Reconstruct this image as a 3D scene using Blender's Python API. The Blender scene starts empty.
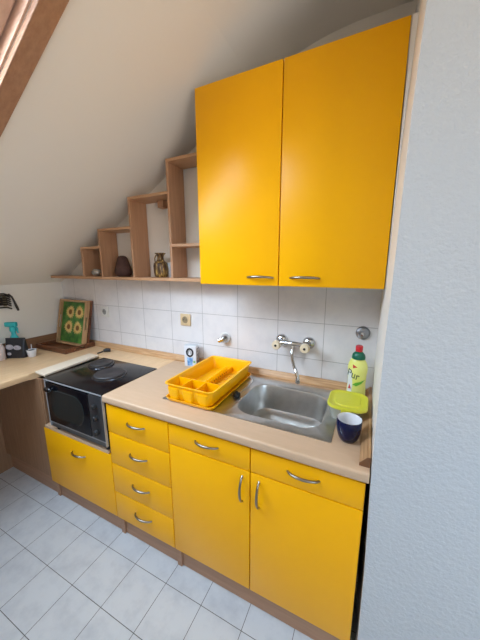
import bpy, bmesh, math, random
from mathutils import Vector, Matrix
random.seed(4)
PI = math.pi
scene = bpy.context.scene
COL = scene.collection

# ------------------------------------------------------------------ camera, sky, exposure
cam_d = bpy.data.cameras.new('camera'); cam = bpy.data.objects.new('camera', cam_d); COL.objects.link(cam)
yaw, pitch, roll = .4495, -.1955, -.0027
f = Vector((-math.sin(yaw)*math.cos(pitch), math.cos(yaw)*math.cos(pitch), math.sin(pitch)))
r = Vector((math.cos(yaw), math.sin(yaw), 0)); u = r.cross(f)
r2 = r*math.cos(roll)+u*math.sin(roll); u2 = -r*math.sin(roll)+u*math.cos(roll)
M = Matrix((r2, u2, -f)).transposed().to_4x4(); M.translation = Vector((-.0409, -1.4229, 1.5004))
cam.matrix_world = M
cam_d.sensor_fit = 'VERTICAL'; cam_d.sensor_height = 36; cam_d.lens = 36*270.46/640
cam_d.clip_start = .01
scene.camera = cam
scene.view_settings.view_transform = 'Standard'; scene.view_settings.look = 'None'
scene.view_settings.gamma = 1; scene.view_settings.use_curve_mapping = False
scene.view_settings.exposure = -0.3

# overcast blue sky with a broad bright haze towards the hidden sun (west), paler ground below the horizon
SKY_BLUE = (.55, .78, 1.05); HAZE = (.70, .86, 1.04); GROUND = (1.0, .92, .82)
K_SKY, K_HAZE, K_GROUND, HAZE_POW = 8.6, 34.0, 10.0, 3.2
w = bpy.data.worlds.new('sky'); scene.world = w; w.use_nodes = True
nt = w.node_tree; nt.nodes.clear()
def wn(kind, **k):
    n = nt.nodes.new(kind)
    for a, v in k.items(): setattr(n, a, v)
    return n
def wmath(op, a, b, clamp=False):
    n = wn('ShaderNodeMath', operation=op, use_clamp=clamp)
    for i, v in enumerate((a, b)):
        if isinstance(v, (int, float)): n.inputs[i].default_value = v
        else: nt.links.new(v, n.inputs[i])
    return n.outputs[0]
def wscale(col, fac):
    n = wn('ShaderNodeVectorMath', operation='SCALE'); n.inputs[0].default_value = col
    if isinstance(fac, (int, float)): n.inputs['Scale'].default_value = fac
    else: nt.links.new(fac, n.inputs['Scale'])
    return n.outputs[0]
def wadd(a, b):
    n = wn('ShaderNodeVectorMath', operation='ADD'); nt.links.new(a, n.inputs[0]); nt.links.new(b, n.inputs[1]); return n.outputs[0]
out = wn('ShaderNodeOutputWorld'); bg = wn('ShaderNodeBackground'); tc = wn('ShaderNodeTexCoord'); sp = wn('ShaderNodeSeparateXYZ')
nt.links.new(tc.outputs['Generated'], sp.inputs[0])
dt = wn('ShaderNodeVectorMath', operation='DOT_PRODUCT'); nt.links.new(tc.outputs['Generated'], dt.inputs[0]); dt.inputs[1].default_value = (-.28, -.79, .54)
up_ = wmath('MULTIPLY', wmath('ADD', sp.outputs['Z'], .02), 12, True)        # 0 below the horizon, 1 above
dn_ = wmath('SUBTRACT', 1.0, up_)
hz_ = wmath('MULTIPLY', wmath('POWER', wmath('MAXIMUM', dt.outputs['Value'], 0.0), HAZE_POW), up_)
col_ = wadd(wadd(wscale(SKY_BLUE, wmath('MULTIPLY', up_, K_SKY)), wscale(HAZE, wmath('MULTIPLY', hz_, K_HAZE))), wscale(GROUND, wmath('MULTIPLY', dn_, K_GROUND)))
nt.links.new(col_, bg.inputs[0]); bg.inputs[1].default_value = 1.0
nt.links.new(bg.outputs[0], out.inputs[0])

# room and skylight dimensions
XL, XR, XE, YN, YB = -2.4055, .008, 1.3, -.6, -2.7
SL0, SLK = 1.3755, .57                       # the sloped ceiling rises from the knee wall
SKX0, SKX1, SKY0, SKY1 = -1.92, -.875, -1.52, -.865    # skylight opening (x along the slope, y)
RWX0, RWX1, RWZ0, RWZ1 = -2.5, -1.3, .95, 2.1           # window in the east wall (y range, z range)
def slope_z(x): return SL0+SLK*(x-XL)

def portal(name, loc, direction, sx, sy):
    d = bpy.data.lights.new(name, 'AREA'); d.shape = 'RECTANGLE'; d.size = sx; d.size_y = sy
    d.cycles.is_portal = True
    o = bpy.data.objects.new(name, d); COL.objects.link(o); o.location = loc
    o.rotation_euler = Vector(direction).to_track_quat('-Z', 'Y').to_euler()
    return o
ang = math.atan(SLK); nrm = Vector((-math.sin(ang), 0, math.cos(ang)))   # slope normal pointing outside
mid = Vector(((SKX0+SKX1)/2, (SKY0+SKY1)/2, slope_z((SKX0+SKX1)/2)))
po = portal('skylight_portal', mid+nrm*.16, -nrm, 1, 1)
po.data.size = (SKX1-SKX0)/math.cos(ang)+.1; po.data.size_y = SKY1-SKY0+.1
po.matrix_world = Matrix.Translation(mid+nrm*.16) @ Matrix((( math.cos(ang), 0, nrm.x), (0, 1, 0), (math.sin(ang), 0, nrm.z))).to_4x4()
p2 = portal('window_portal', (XE+.14, (RWX0+RWX1)/2, (RWZ0+RWZ1)/2), (-1, 0, 0), RWZ1-RWZ0, RWX1-RWX0)

# ------------------------------------------------------------------ materials
def mat(name, color, rough=.5, metal=0.0, spec=.5, **kw):
    m = bpy.data.materials.new(name); m.use_nodes = True
    b = m.node_tree.nodes['Principled BSDF']
    b.inputs['Base Color'].default_value = (*color, 1); b.inputs['Roughness'].default_value = rough
    b.inputs['Metallic'].default_value = metal; b.inputs['Specular IOR Level'].default_value = spec
    for k, v in kw.items(): b.inputs[k.replace('_', ' ')].default_value = v
    return m
def nodes(m): return m.node_tree.nodes, m.node_tree.links, m.node_tree.nodes['Principled BSDF']
def coord(m, kind='obj', scale=(1, 1, 1), loc=(0, 0, 0)):
    n, l, b = nodes(m); mp = n.new('ShaderNodeMapping')
    if kind == 'obj': s = n.new('ShaderNodeTexCoord').outputs['Object']
    else: s = n.new('ShaderNodeNewGeometry').outputs['Position']
    l.new(s, mp.inputs[0]); mp.inputs['Scale'].default_value = scale; mp.inputs['Location'].default_value = loc
    return mp.outputs[0]
def ramp(m, src, stops):
    n, l, b = nodes(m); c = n.new('ShaderNodeValToRGB'); l.new(src, c.inputs[0]); e = c.color_ramp.elements
    while len(e) < len(stops): e.new(.5)
    for i, (p, col) in enumerate(stops): e[i].position = p; e[i].color = (*col, 1)
    return c.outputs[0]
def noise(m, vec, scale, detail=4, rough=.55):
    n, l, b = nodes(m); t = n.new('ShaderNodeTexNoise'); l.new(vec, t.inputs['Vector'])
    t.inputs['Scale'].default_value = scale; t.inputs['Detail'].default_value = detail; t.inputs['Roughness'].default_value = rough
    return t.outputs['Fac']
def bump(m, src, strength, dist=.002):
    n, l, b = nodes(m); t = n.new('ShaderNodeBump'); l.new(src, t.inputs['Height'])
    t.inputs['Strength'].default_value = strength; t.inputs['Distance'].default_value = dist; l.new(t.outputs[0], b.inputs['Normal'])
def wood(name, dark, light, axis='z', scale=1.0, rough=.45, stretch=14, kind='obj'):
    m = mat(name, light, rough); n, l, b = nodes(m)
    s = {'x': (1, stretch, stretch), 'y': (stretch, 1, stretch), 'z': (stretch, stretch, 1)}[axis]
    v = coord(m, kind, tuple(k*scale for k in s)); fac = noise(m, v, 6, 5, .6)
    l.new(ramp(m, fac, [(.3, dark), (.7, light)]), b.inputs['Base Color']); bump(m, fac, .08)
    return m
def mottled(name, c1, c2, scale, rough=.5, bs=0, metal=0, kind='obj'):
    m = mat(name, c1, rough, metal); n, l, b = nodes(m); v = coord(m, kind)
    fac = noise(m, v, scale); l.new(ramp(m, fac, [(.35, c1), (.65, c2)]), b.inputs['Base Color'])
    if bs: bump(m, fac, bs)
    return m
def tiles(name, c1, c2, grout, bw, bh, x0, y0, plane, rough, gw):
    m = mat(name, c1, rough); n, l, b = nodes(m)
    g = n.new('ShaderNodeNewGeometry'); s = n.new('ShaderNodeSeparateXYZ'); c = n.new('ShaderNodeCombineXYZ'); l.new(g.outputs['Position'], s.inputs[0])
    a1 = n.new('ShaderNodeMath'); a1.operation = 'SUBTRACT'; l.new(s.outputs['X'], a1.inputs[0]); a1.inputs[1].default_value = x0
    a2 = n.new('ShaderNodeMath'); a2.operation = 'SUBTRACT'; l.new(s.outputs['Z' if plane == 'xz' else 'Y'], a2.inputs[0]); a2.inputs[1].default_value = y0
    l.new(a1.outputs[0], c.inputs[0]); l.new(a2.outputs[0], c.inputs[1])
    t = n.new('ShaderNodeTexBrick'); t.offset = 0; t.squash = 1; l.new(c.outputs[0], t.inputs['Vector'])
    t.inputs['Scale'].default_value = 1; t.inputs['Brick Width'].default_value = bw; t.inputs['Row Height'].default_value = bh
    t.inputs['Mortar Size'].default_value = gw; t.inputs['Mortar Smooth'].default_value = .2; t.inputs['Bias'].default_value = -.5
    v = coord(m, 'pos'); f1 = noise(m, v, 9, 6, .65)
    cc = ramp(m, f1, [(.32, c2), (.55, c1), (.8, c1)])
    l.new(cc, t.inputs['Color1']); l.new(cc, t.inputs['Color2']); t.inputs['Mortar'].default_value = (*grout, 1)
    l.new(t.outputs['Color'], b.inputs['Base Color'])
    inv = n.new('ShaderNodeMath'); inv.operation = 'SUBTRACT'; inv.inputs[0].default_value = 1; l.new(t.outputs['Fac'], inv.inputs[1])
    bump(m, inv.outputs[0], .5, .001)
    return m

YELLOW = mottled('yellow_laminate', (.93, .43, .0), (.95, .445, .0), 3, .33)
YELLOW.node_tree.nodes['Principled BSDF'].inputs['Specular IOR Level'].default_value = .24
BEECH = wood('beech_board', (.47, .245, .125), (.60, .34, .18), 'x', .7)
BEECHV = wood('beech_board_upright', (.42, .215, .115), (.53, .29, .16), 'z', .7)
PANEL = wood('brown_panel', (.26, .135, .07), (.36, .2, .11), 'z', .8)
PLINTH = wood('plinth_board', (.36, .19, .11), (.44, .25, .15), 'x', .8, .5)
COUNTER = wood('beige_laminate', (.56, .375, .235), (.605, .41, .265), 'x', 2.2, .38, 5)
COUNTERL = wood('beige_laminate_side', (.70, .45, .24), (.81, .55, .31), 'y', 2.2, .38, 5)
UPSTAND = wood('upstand_wood', (.42, .20, .07), (.70, .44, .24), 'x', .9, .35, 22)
UPSTANDY = wood('upstand_wood_side', (.36, .17, .06), (.62, .38, .2), 'y', .9, .35, 22)
UPSTAND_SHADE = wood('upstand_wood_shade', (.17, .075, .035), (.27, .13, .06), 'y', .9, .35, 22)  # left upstand: same wood, the shadow it lies in mixed into the tone
ENDCAP = mat('upstand_end', (.2, .09, .04), .5)
CORE = mat('cabinet_board', (.20, .095, .045), .5)  # carcass board darkened so the seams between fronts read as shadow
DARKCORE = mat('cabinet_inside', (.12, .07, .045), .7)
NICKEL = mat('brushed_nickel', (.30, .265, .23), .3, 1)
CHROME = mat('chrome', (.62, .62, .62), .12, 1)
STEEL = mottled('stainless_steel', (.50, .49, .47), (.56, .55, .53), 30, .31, .03, 1)
CREAM = mat('cream_plastic', (.80, .66, .46), .35)
SOCKETW = mat('white_socket_plastic', (.72, .69, .64), .35)
HOLE = mat('socket_hole', (.03, .025, .02), .6)
BLACKE = mat('black_enamel', (.004, .004, .006), .15)
TRIMM = mat('satin_trim', (.42, .42, .43), .35, .35)
PANELG = mat('dark_grey_metal', (.07, .07, .075), .3, .6)
RINGD = mat('dark_steel', (.10, .10, .11), .25, .9)
BLACKP = mat('black_plastic', (.012, .012, .013), .4)
HOTPL = mat('cast_iron', (.035, .03, .03), .5)
GLASSD = mat('dark_oven_glass', (.012, .017, .017), .07)
GREYM = mat('grey_metal', (.20, .20, .20), .35, .8)
PLASTER = mat('white_plaster', (.85, .79, .71), .85)
n_, l_, b_ = nodes(PLASTER); bump(PLASTER, noise(PLASTER, coord(PLASTER, 'pos'), 60, 5), .12, .003)
CORNERP = mat('corner_filler', (.86, .80, .72), .5)
ROUGHP = mat('stippled_plaster', (.53, .545, .56), .8)
n_, l_, b_ = nodes(ROUGHP); bump(ROUGHP, noise(ROUGHP, coord(ROUGHP, 'pos'), 75, 4, .6), .8, .006)
WTILE = tiles('white_wall_tiles', (.755, .715, .70), (.69, .655, .65), (.42, .39, .37), .2503, .1996, -.242-.2503*12, 1.2071-.1996*7, 'xz', .16, .0016)
FTILE = tiles('white_floor_tiles', (.62, .64, .66), (.52, .54, .57), (.07, .065, .06), .201, .201, -.6145-.201*12, -.6478-.201*14, 'xy', .3, .0013)
SASHWOOD = wood('sash_pine_lit', (.55, .34, .24), (.68, .45, .33), 'x', .8, .3)  # paler than the casing pine: daylight glare on the sash put into the colour
WINWOOD = wood('window_pine', (.31, .15, .08), (.42, .22, .12), 'x', .8, .35)
YPLASTIC = mat('yellow_plastic', (.96, .47, .0), .32, spec=.3)
NAVY = mat('navy_glaze', (.003, .006, .045), .15, spec=.35)
WHITEG = mat('white_glaze', (.8, .8, .82), .15)
DARKWOOD = wood('dark_tray_wood', (.09, .028, .013), (.25, .095, .04), 'x', 1.2, .3)
PALEWOOD = wood('pale_tray_wood', (.42, .23, .1), (.56, .34, .17), 'z', 1.2, .4)
GREENP = mottled('green_print', (.03, .12, .02), (.10, .27, .04), 22, .4)
PETAL = mottled('petal_yellow', (.85, .62, .25), (.70, .45, .10), 60, .5)
PETALC = mat('flower_brown', (.24, .10, .02), .6)
def clear(name, tint, opac, rough=.08):
    m = bpy.data.materials.new(name); m.use_nodes = True; n = m.node_tree.nodes; l = m.node_tree.links; n.clear()
    o = n.new('ShaderNodeOutputMaterial'); mx = n.new('ShaderNodeMixShader'); t = n.new('ShaderNodeBsdfTransparent'); p = n.new('ShaderNodeBsdfPrincipled')
    p.inputs['Base Color'].default_value = (*tint, 1); p.inputs['Roughness'].default_value = rough
    t.inputs[0].default_value = (*[.6+.4*c for c in tint], 1)
    mx.inputs[0].default_value = opac; l.new(t.outputs[0], mx.inputs[1]); l.new(p.outputs[0], mx.inputs[2]); l.new(mx.outputs[0], o.inputs[0])
    return m
PANE = clear('window_glass', (1, 1, 1), .05)
CLEARP = clear('clear_plastic', (.85, .87, .8), .55, .15)
GLASSC = clear('clear_glass', (.8, .82, .84), .3, .05)

# ------------------------------------------------------------------ builders
origin = {}
def tagset(o, label=None, cat=None, group=None, kind=None):
    if label: o['label'] = label
    if cat: o['category'] = cat
    if group: o['group'] = group
    if kind: o['kind'] = kind
    return o
def thing(name, loc, label, cat, group=None, kind=None):
    o = bpy.data.objects.new(name, None); o.empty_display_size = .05; COL.objects.link(o); o.location = loc
    origin[o.name] = Vector(loc); return tagset(o, label, cat, group, kind)
def obj(name, bm, m, parent=None, loc=None, label=None, smooth=None):
    """bm holds world coordinates; the object origin is the parent's origin or loc"""
    base = origin[parent.name] if parent else Vector(loc or (0, 0, 0))
    bmesh.ops.translate(bm, verts=bm.verts, vec=-base)
    bmesh.ops.recalc_face_normals(bm, faces=bm.faces)
    me = bpy.data.meshes.new(name); bm.to_mesh(me); bm.free()
    me.materials.append(m)
    o = bpy.data.objects.new(name, me); COL.objects.link(o)
    if parent: o.parent = parent
    else: o.location = base
    origin[o.name] = base
    if smooth is not None:
        for p in me.polygons: p.use_smooth = True
        if smooth < 180:
            me.set_sharp_from_angle(angle=math.radians(smooth))
    if label: o['label'] = label
    return o
def struct(name, bm, m, **k):
    o = obj(name, bm, m, **k); o['kind'] = 'structure'; return o
def new(): return bmesh.new()
def merge(bm, t, M=None):
    if M is not None: bmesh.ops.transform(t, matrix=M, verts=t.verts)
    me = bpy.data.meshes.new('tmp'); t.to_mesh(me); t.free(); bm.from_mesh(me); bpy.data.meshes.remove(me); return bm
def box(bm, x0, x1, y0, y1, z0, z1, bev=0, M=None, seg=2, edges=None):
    t = new(); bmesh.ops.create_cube(t, size=1)
    for v in t.verts: v.co = Vector(((x0+x1)/2+v.co.x*(x1-x0), (y0+y1)/2+v.co.y*(y1-y0), (z0+z1)/2+v.co.z*(z1-z0)))
    if bev:
        es = [e for e in t.edges if edges is None or edges(e)]
        bmesh.ops.bevel(t, geom=es, offset=bev, segments=seg, affect='EDGES', profile=.5)
    return merge(bm, t, M)
def bx(*a, **k): return box(new(), *a, **k)
def tube(bm, pts, r, seg=10, closed=False, M=None, rz=None):
    """swept tube; r a number or a list"""
    t = new(); pts = [Vector(p) for p in pts]; n = len(pts); rings = []
    up = Vector((0, 0, 1)); prev = None
    for i, p in enumerate(pts):
        a = pts[(i-1) % n] if (closed or i) else p; b = pts[(i+1) % n] if (closed or i < n-1) else p
        d = (b-a).normalized()
        if prev is None:
            ref = up if abs(d.z) < .9 else Vector((1, 0, 0)); s = d.cross(ref).normalized()
        else: s = (prev - d*prev.dot(d)).normalized()
        prev = s; q = d.cross(s); rr = r[i] if isinstance(r, (list, tuple)) else r; k = rz or 1
        rings.append([t.verts.new(p+s*math.cos(2*PI*j/seg)*rr+q*math.sin(2*PI*j/seg)*rr*k) for j in range(seg)])
    for i in range(n if closed else n-1):
        A, B = rings[i], rings[(i+1) % n]
        for j in range(seg): t.faces.new((A[j], A[(j+1) % seg], B[(j+1) % seg], B[j]))
    if not closed: t.faces.new(rings[0]); t.faces.new(rings[-1])
    return merge(bm, t, M)
def lathe(bm, prof, c=(0, 0, 0), seg=32, axis='z', sx=1, sy=1, M=None):
    """prof: (radius, height) pairs; axis '-y' sends height towards the viewer from a wall"""
    t = new(); rings = []
    for (rr, h) in prof:
        if rr < 1e-6: rings.append([t.verts.new((0, 0, h))])
        else: rings.append([t.verts.new((rr*sx*math.cos(2*PI*j/seg), rr*sy*math.sin(2*PI*j/seg), h)) for j in range(seg)])
    for A, B in zip(rings, rings[1:]):
        for j in range(seg):
            k = (j+1) % seg
            if len(A) == 1 and len(B) == 1: continue
            if len(A) == 1: t.faces.new((A[0], B[j], B[k]))
            elif len(B) == 1: t.faces.new((A[j], A[k], B[0]))
            else: t.faces.new((A[j], A[k], B[k], B[j]))
    R = Matrix.Identity(4)
    if axis == '-y': R = Matrix.Rotation(PI/2, 4, 'X')
    if axis == 'x': R = Matrix.Rotation(PI/2, 4, 'Y')
    bmesh.ops.transform(t, matrix=Matrix.Translation(c) @ R, verts=t.verts)
    return merge(bm, t, M)
def rrect(cx, cy, wx, wy, rad, n=6):
    pts = []
    for (sx, sy, a0) in ((1, 1, 0), (-1, 1, 90), (-1, -1, 180), (1, -1, 270)):
        for k in range(n+1):
            a = math.radians(a0+90*k/n)
            pts.append((cx+sx*(wx/2-rad)+rad*math.cos(a), cy+sy*(wy/2-rad)+rad*math.sin(a)))
    return pts
def loft(bm, loops, cap0=False, cap1=False, M=None):
    """loops: list of (pts2d, z) or list of 3d points, same count"""
    t = new(); L = []
    for lp in loops:
        if isinstance(lp, tuple) and isinstance(lp[1], (int, float)): L.append([t.verts.new((x, y, lp[1])) for x, y in lp[0]])
        else: L.append([t.verts.new(p) for p in lp])
    n = len(L[0])
    for A, B in zip(L, L[1:]):
        for j in range(n): t.faces.new((A[j], A[(j+1) % n], B[(j+1) % n], B[j]))
    if cap0: t.faces.new(L[0])
    if cap1: t.faces.new(L[-1])
    return merge(bm, t, M)
def prism(bm, poly, a0, a1, plane='xz', M=None, bev=0):
    """polygon extruded along the remaining axis from a0 to a1"""
    t = new()
    def P(p, a): return {'xz': (p[0], a, p[1]), 'yz': (a, p[0], p[1]), 'xy': (p[0], p[1], a)}[plane]
    A = [t.verts.new(P(p, a0)) for p in poly]; B = [t.verts.new(P(p, a1)) for p in poly]; n = len(poly)
    t.faces.new(A); t.faces.new(B)
    for j in range(n): t.faces.new((A[j], A[(j+1) % n], B[(j+1) % n], B[j]))
    bmesh.ops.recalc_face_normals(t, faces=t.faces)
    if bev: bmesh.ops.bevel(t, geom=list(t.edges), offset=bev, segments=2, affect='EDGES', profile=.5)
    return merge(bm, t, M)
def bow(p0, p1, out, r, k=.55, n=14, mid=1.25):
    """bowed bar handle from p0 to p1, bulging by vector out"""
    p0, p1, out = Vector(p0), Vector(p1), Vector(out); pts = []; rs = []
    for i in range(n+1):
        t = i/n; pts.append(p0.lerp(p1, t)+out*math.sin(PI*t)**k); rs.append(r*(1+(mid-1)*math.sin(PI*t)))
    return tube(new(), pts, rs, 10)
def text_bm(s, size):
    c = bpy.data.curves.new('t', 'FONT'); c.body = s; c.size = size; c.align_x = 'CENTER'; c.align_y = 'CENTER'; c.extrude = 0
    o = bpy.data.objects.new('t', c); COL.objects.link(o)
    me = bpy.data.meshes.new_from_object(o.evaluated_get(bpy.context.evaluated_depsgraph_get()))
    bm = new(); bm.from_mesh(me); bpy.data.meshes.remove(me); bpy.data.objects.remove(o); bpy.data.curves.remove(c); return bm

# ------------------------------------------------------------------ setting
T = .15
struct('floor', bx(XL-T, XE+T, YB-T, T, -.1, 0), FTILE)
struct('wall_left', bx(XL-T, XL, YB-T, T, 0, SL0+.02), PLASTER)
# back wall above and below the tiles (one plane), the tiles a thin layer on it
struct('wall_back', bx(XL, .05, .004, T, 0, 2.75), PLASTER)
struct('trim_1', bx(XL, XR, 0, .004, .80, 1.4071), WTILE)
# the partition on the right whose end faces the room
edge = [(.020, 0), (.017, .5), (.008, .83), (.0065, .9), (.006, 1.1), (.0065, 1.3), (.009, 1.45), (.012, 1.86), (.018, 2.07), (.034, 2.75)]   # the plastered corner is not quite straight
o = struct('wall_right', prism(new(), edge+[(XE, 2.75), (XE, 0)], YN, T, 'xz'), ROUGHP)
o.data.materials.append(CORNERP)
for p_ in o.data.polygons:
    if p_.normal.x < -.9: p_.material_index = 1
b = bx(XE, XE+T, YB-T, RWX0, 0, 2.75); box(b, XE, XE+T, RWX1, YN, 0, 2.75)
box(b, XE, XE+T, RWX0, RWX1, 0, RWZ0); box(b, XE, XE+T, RWX0, RWX1, RWZ1, 2.75); struct('wall_east', b, PLASTER)
struct('wall_rear', bx(XL-T, XE, YB-T, YB, 0, 2.75), PLASTER)
# ceiling: slope, soft bend, flat; the skylight is a real opening
prof = [(XL-T, slope_z(XL-T)), (SKX0, slope_z(SKX0)), (SKX1, slope_z(SKX1)), (-.64, slope_z(-.64))] + [(-.64+.5*k/16, (1-k/16)**2*slope_z(-.64)+2*(k/16)*(1-k/16)*2.4985+(k/16)**2*2.503) for k in range(1, 17)] + [(XE+T, 2.503)]
b = new()
for (y0, y1) in ((YB-T, SKY0), (SKY0, SKY1), (SKY1, T)):
    for (a, c) in zip(prof, prof[1:]):
        if a[0] == SKX0 and y0 == SKY0: continue
        t = new(); vs = []
        for (x, z) in (a, c):
            vs.append([t.verts.new((x, y, z+dz)) for (y, dz) in ((y0, 0), (y1, 0), (y1, .14), (y0, .14))])
        A, B = vs
        t.faces.new(A); t.faces.new(B)
        for j in range(4): t.faces.new((A[j], A[(j+1) % 4], B[(j+1) % 4], B[j]))
        merge(b, t)
struct('ceiling', b, PLASTER)

# skylight: built in slope coordinates (X along the slope, Y room y, Z outwards)
SM = Matrix.Translation((SKX0, 0, slope_z(SKX0))) @ Matrix(((math.cos(ang), 0, nrm.x), (0, 1, 0), (math.sin(ang), 0, nrm.z))).to_4x4()
SLN = (SKX1-SKX0)/math.cos(ang)
def ring(b, x0, x1, y0, y1, wd, z0, z1, M, bev=.003):
    box(b, x0, x1, y0, y0+wd, z0, z1, bev, M); box(b, x0, x1, y1-wd, y1, z0, z1, bev, M)
    box(b, x0, x0+wd, y0+wd, y1-wd, z0, z1, bev, M); box(b, x1-wd, x1, y0+wd, y1-wd, z0, z1, bev, M); return b
sk = thing('window_1', (SKX0, SKY0, slope_z(SKX0)), 'pine framed roof window in the sloped ceiling', 'window', kind='structure')
obj('window_casing', ring(new(), -.065, SLN+.065, SKY0-.06, SKY1+.06, .06, -.022, 0.0, SM), WINWOOD, sk)
obj('window_lining', ring(new(), .0, SLN, SKY0, SKY1, .006, 0, .13, SM, .001), SASHWOOD, sk)
sa = obj('window_sash', ring(new(), .009, SLN-.009, SKY0+.009, SKY1-.009, .042, .035, .10, SM, .006), SASHWOOD, sk)
obj('window_pane', box(new(), .05, SLN-.05, SKY0+.05, SKY1-.05, .082, .088, 0, SM), PANE, sa)
rw = thing('window_2', (XE, RWX0, RWZ0), 'white framed window in the east wall', 'window', kind='structure')
b = bx(XE+.05, XE+.10, RWX0, RWX0+.05, RWZ0, RWZ1, bev=.003); box(b, XE+.05, XE+.10, RWX1-.05, RWX1, RWZ0, RWZ1, .003)
box(b, XE+.05, XE+.10, RWX0+.05, RWX1-.05, RWZ0, RWZ0+.05, .003); box(b, XE+.05, XE+.10, RWX0+.05, RWX1-.05, RWZ1-.05, RWZ1, .003)
obj('window_frame', b, WHITEG, rw)
obj('window_pane', bx(XE+.07, XE+.076, RWX0+.05, RWX1-.05, RWZ0+.05, RWZ1-.05), PANE, rw)

# ------------------------------------------------------------------ base cabinets
CT, CB = .8724, .834                      # counter top and underside
YD0, YD1 = -.585, -.567                   # door front and back
ZB, ZT, ZA = .1396, .824, .7201
G = .0021
def handle_h(x, z, parent, w=.112, y=YD0):
    return obj('handle', bow((x-w/2, y+.001, z-.004), (x+w/2, y+.001, z-.004), (0, -.026, .006), .0042), NICKEL, parent, smooth=60)
def handle_v(x, z, parent, w=.118, y=YD0):
    return obj('handle', bow((x, y+.001, z-w/2), (x, y+.001, z+w/2), (0, -.028, 0), .0042), NICKEL, parent, smooth=60)
def front(name, x0, x1, z0, z1, parent, y0=YD0, y1=YD1):
    return obj(name, bx(x0+G, x1-G, y0, y1, z0+G, z1-G, bev=.0022), YELLOW, parent, smooth=40)
def base(name, x0, x1, label, top=CB, solid=False):
    t = thing(name, ((x0+x1)/2, -.3, 0), label, 'cabinet')
    b = bx(x0+.0005, x0+.018, YD1+.001, -.02, ZB, top-.001); box(b, x1-.018, x1-.0005, YD1+.001, -.02, ZB, top-.001)
    box(b, x0+.018, x1-.018, YD1+.001, -.02, ZB, ZB+.018); box(b, x0+.018, x1-.018, -.03, -.02, ZB+.018, min(top, .8)-.001)
    obj('carcass', b, CORE, t)
    obj('plinth', bx(x0+.0005, x1-.0005, -.545, -.53, 0.001, ZB-.001, bev=.001), PLINTH, t)
    return t
oc = thing('oven_cabinet', (-1.503, -.3, 0), 'low yellow cabinet carrying the black mini oven, with one deep drawer', 'cabinet')
b = bx(-1.8025, -1.785, YD1+.001, -.02, ZB, CB-.001); box(b, -1.221, -1.2035, YD1+.001, -.02, ZB, CB-.001)
box(b, -1.785, -1.221, YD1+.001, -.02, ZB, ZB+.018); box(b, -1.785, -1.221, -.03, -.02, ZB+.018, CB-.001)
obj('carcass', b, PANEL, oc)
obj('shelf', bx(-1.785, -1.221, YD0, -.031, .5275, .5455, bev=.001), COUNTER, oc)
obj('plinth', bx(-1.8025, -1.2035, -.545, -.53, .001, ZB-.001, bev=.001), PLINTH, oc)
d = front('drawer', -1.803, -1.203, ZB, .526, oc); handle_h(-1.478, .446, d)
for x in (-1.83, ):
    pass
dc = base('drawer_cabinet', -1.203, -.803, 'narrow yellow cabinet with four drawers between oven and sink')
zs = [ZT, .6657, .4824, .3088, ZB]
for z1, z0 in zip(zs, zs[1:]):
    d = front('drawer', -1.203, -.803, z0, z1, dc); handle_h(-1.001, (z0+z1)/2+.012, d)
sc_ = base('sink_cabinet', -.803, -.0025, 'wide yellow sink cabinet with two drawers above two doors')
obj('divider', bx(-.412, -.396, YD1+.001, -.5, ZB+.018, CB-.001), DARKCORE, sc_)
for x0, x1, hx in ((-.803, -.404, -.437), (-.404, -.0025, -.366)):
    d = front('drawer', x0, x1, ZA, ZT, sc_); handle_h((x0+x1)/2+.002, .782, d)
    d = front('door', x0, x1, ZB, ZA, sc_); handle_v(hx, .632, d)
for pr, x in ((oc, -1.795), (dc, -1.195), (sc_, -.795)):
    obj('plinth_foot', bx(x-.022, x+.004, -.556, -.5455, .001, ZB-.002, bev=.002), PLINTH, pr)
cp = thing('corner_panel', (-2.1, -.57, 0), 'brown wood-grain panel closing the corner left of the oven cabinet', 'panel')
obj('board', bx(XL+.012, -1.8045, YD1-.001, YD1+.015, ZB, CB-.001, bev=.001), PANEL, cp)
obj('plinth', bx(XL+.012, -1.822, -.545, -.53, .001, ZB-.001, bev=.001), PLINTH, cp)
struct('trim_2', bx(XL, XL+.010, -1.75, -.0015, .001, CB-.002), PANEL)

# ------------------------------------------------------------------ worktops
fe = lambda e: all(v.co.y < -.5999 for v in e.verts) and abs(e.verts[0].co.z-e.verts[1].co.z) < 1e-5
b = bx(-1.2025, .003, -.6, -.455, CB, CT, bev=.009, seg=3, edges=fe)
HX0, HX1, HY0, HY1 = -.60, -.16, -.455, -.095
box(b, -1.2025, HX0, HY0, -.002, CB, CT); box(b, HX1, .003, HY0, -.002, CB, CT); box(b, HX0, HX1, HY1, -.002, CB, CT)
wt = obj('worktop', b, COUNTER, loc=(-.6, -.3, CB), smooth=35); tagset(wt, 'beige laminate worktop running around the steel sink', 'worktop')
# left worktop with its strip behind the hob
b = bx(XL+.001, -1.838, -1.75, -.6, CB, CT, bev=.008, seg=3, edges=lambda e: all(v.co.x > -1.839 for v in e.verts) and abs(e.verts[0].co.z-e.verts[1].co.z) < 1e-5)
box(b, XL+.001, -1.838, -.6, -.002, CB, CT)
box(b, -1.838, -1.2035, -.203, -.002, CB, CT)
lw = obj('worktop', b, COUNTERL, loc=(-2.1, -.6, CB), smooth=35); tagset(lw, 'pale wood worktop in the left corner under the sloped ceiling', 'worktop')
ep = obj('end_panel', bx(XL+.03, -1.9, -1.74, -1.72, .001, CB-.001), PANEL, loc=(-2.1, -1.73, 0)); tagset(ep, 'wood panel carrying the far end of the left worktop', 'panel')
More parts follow.
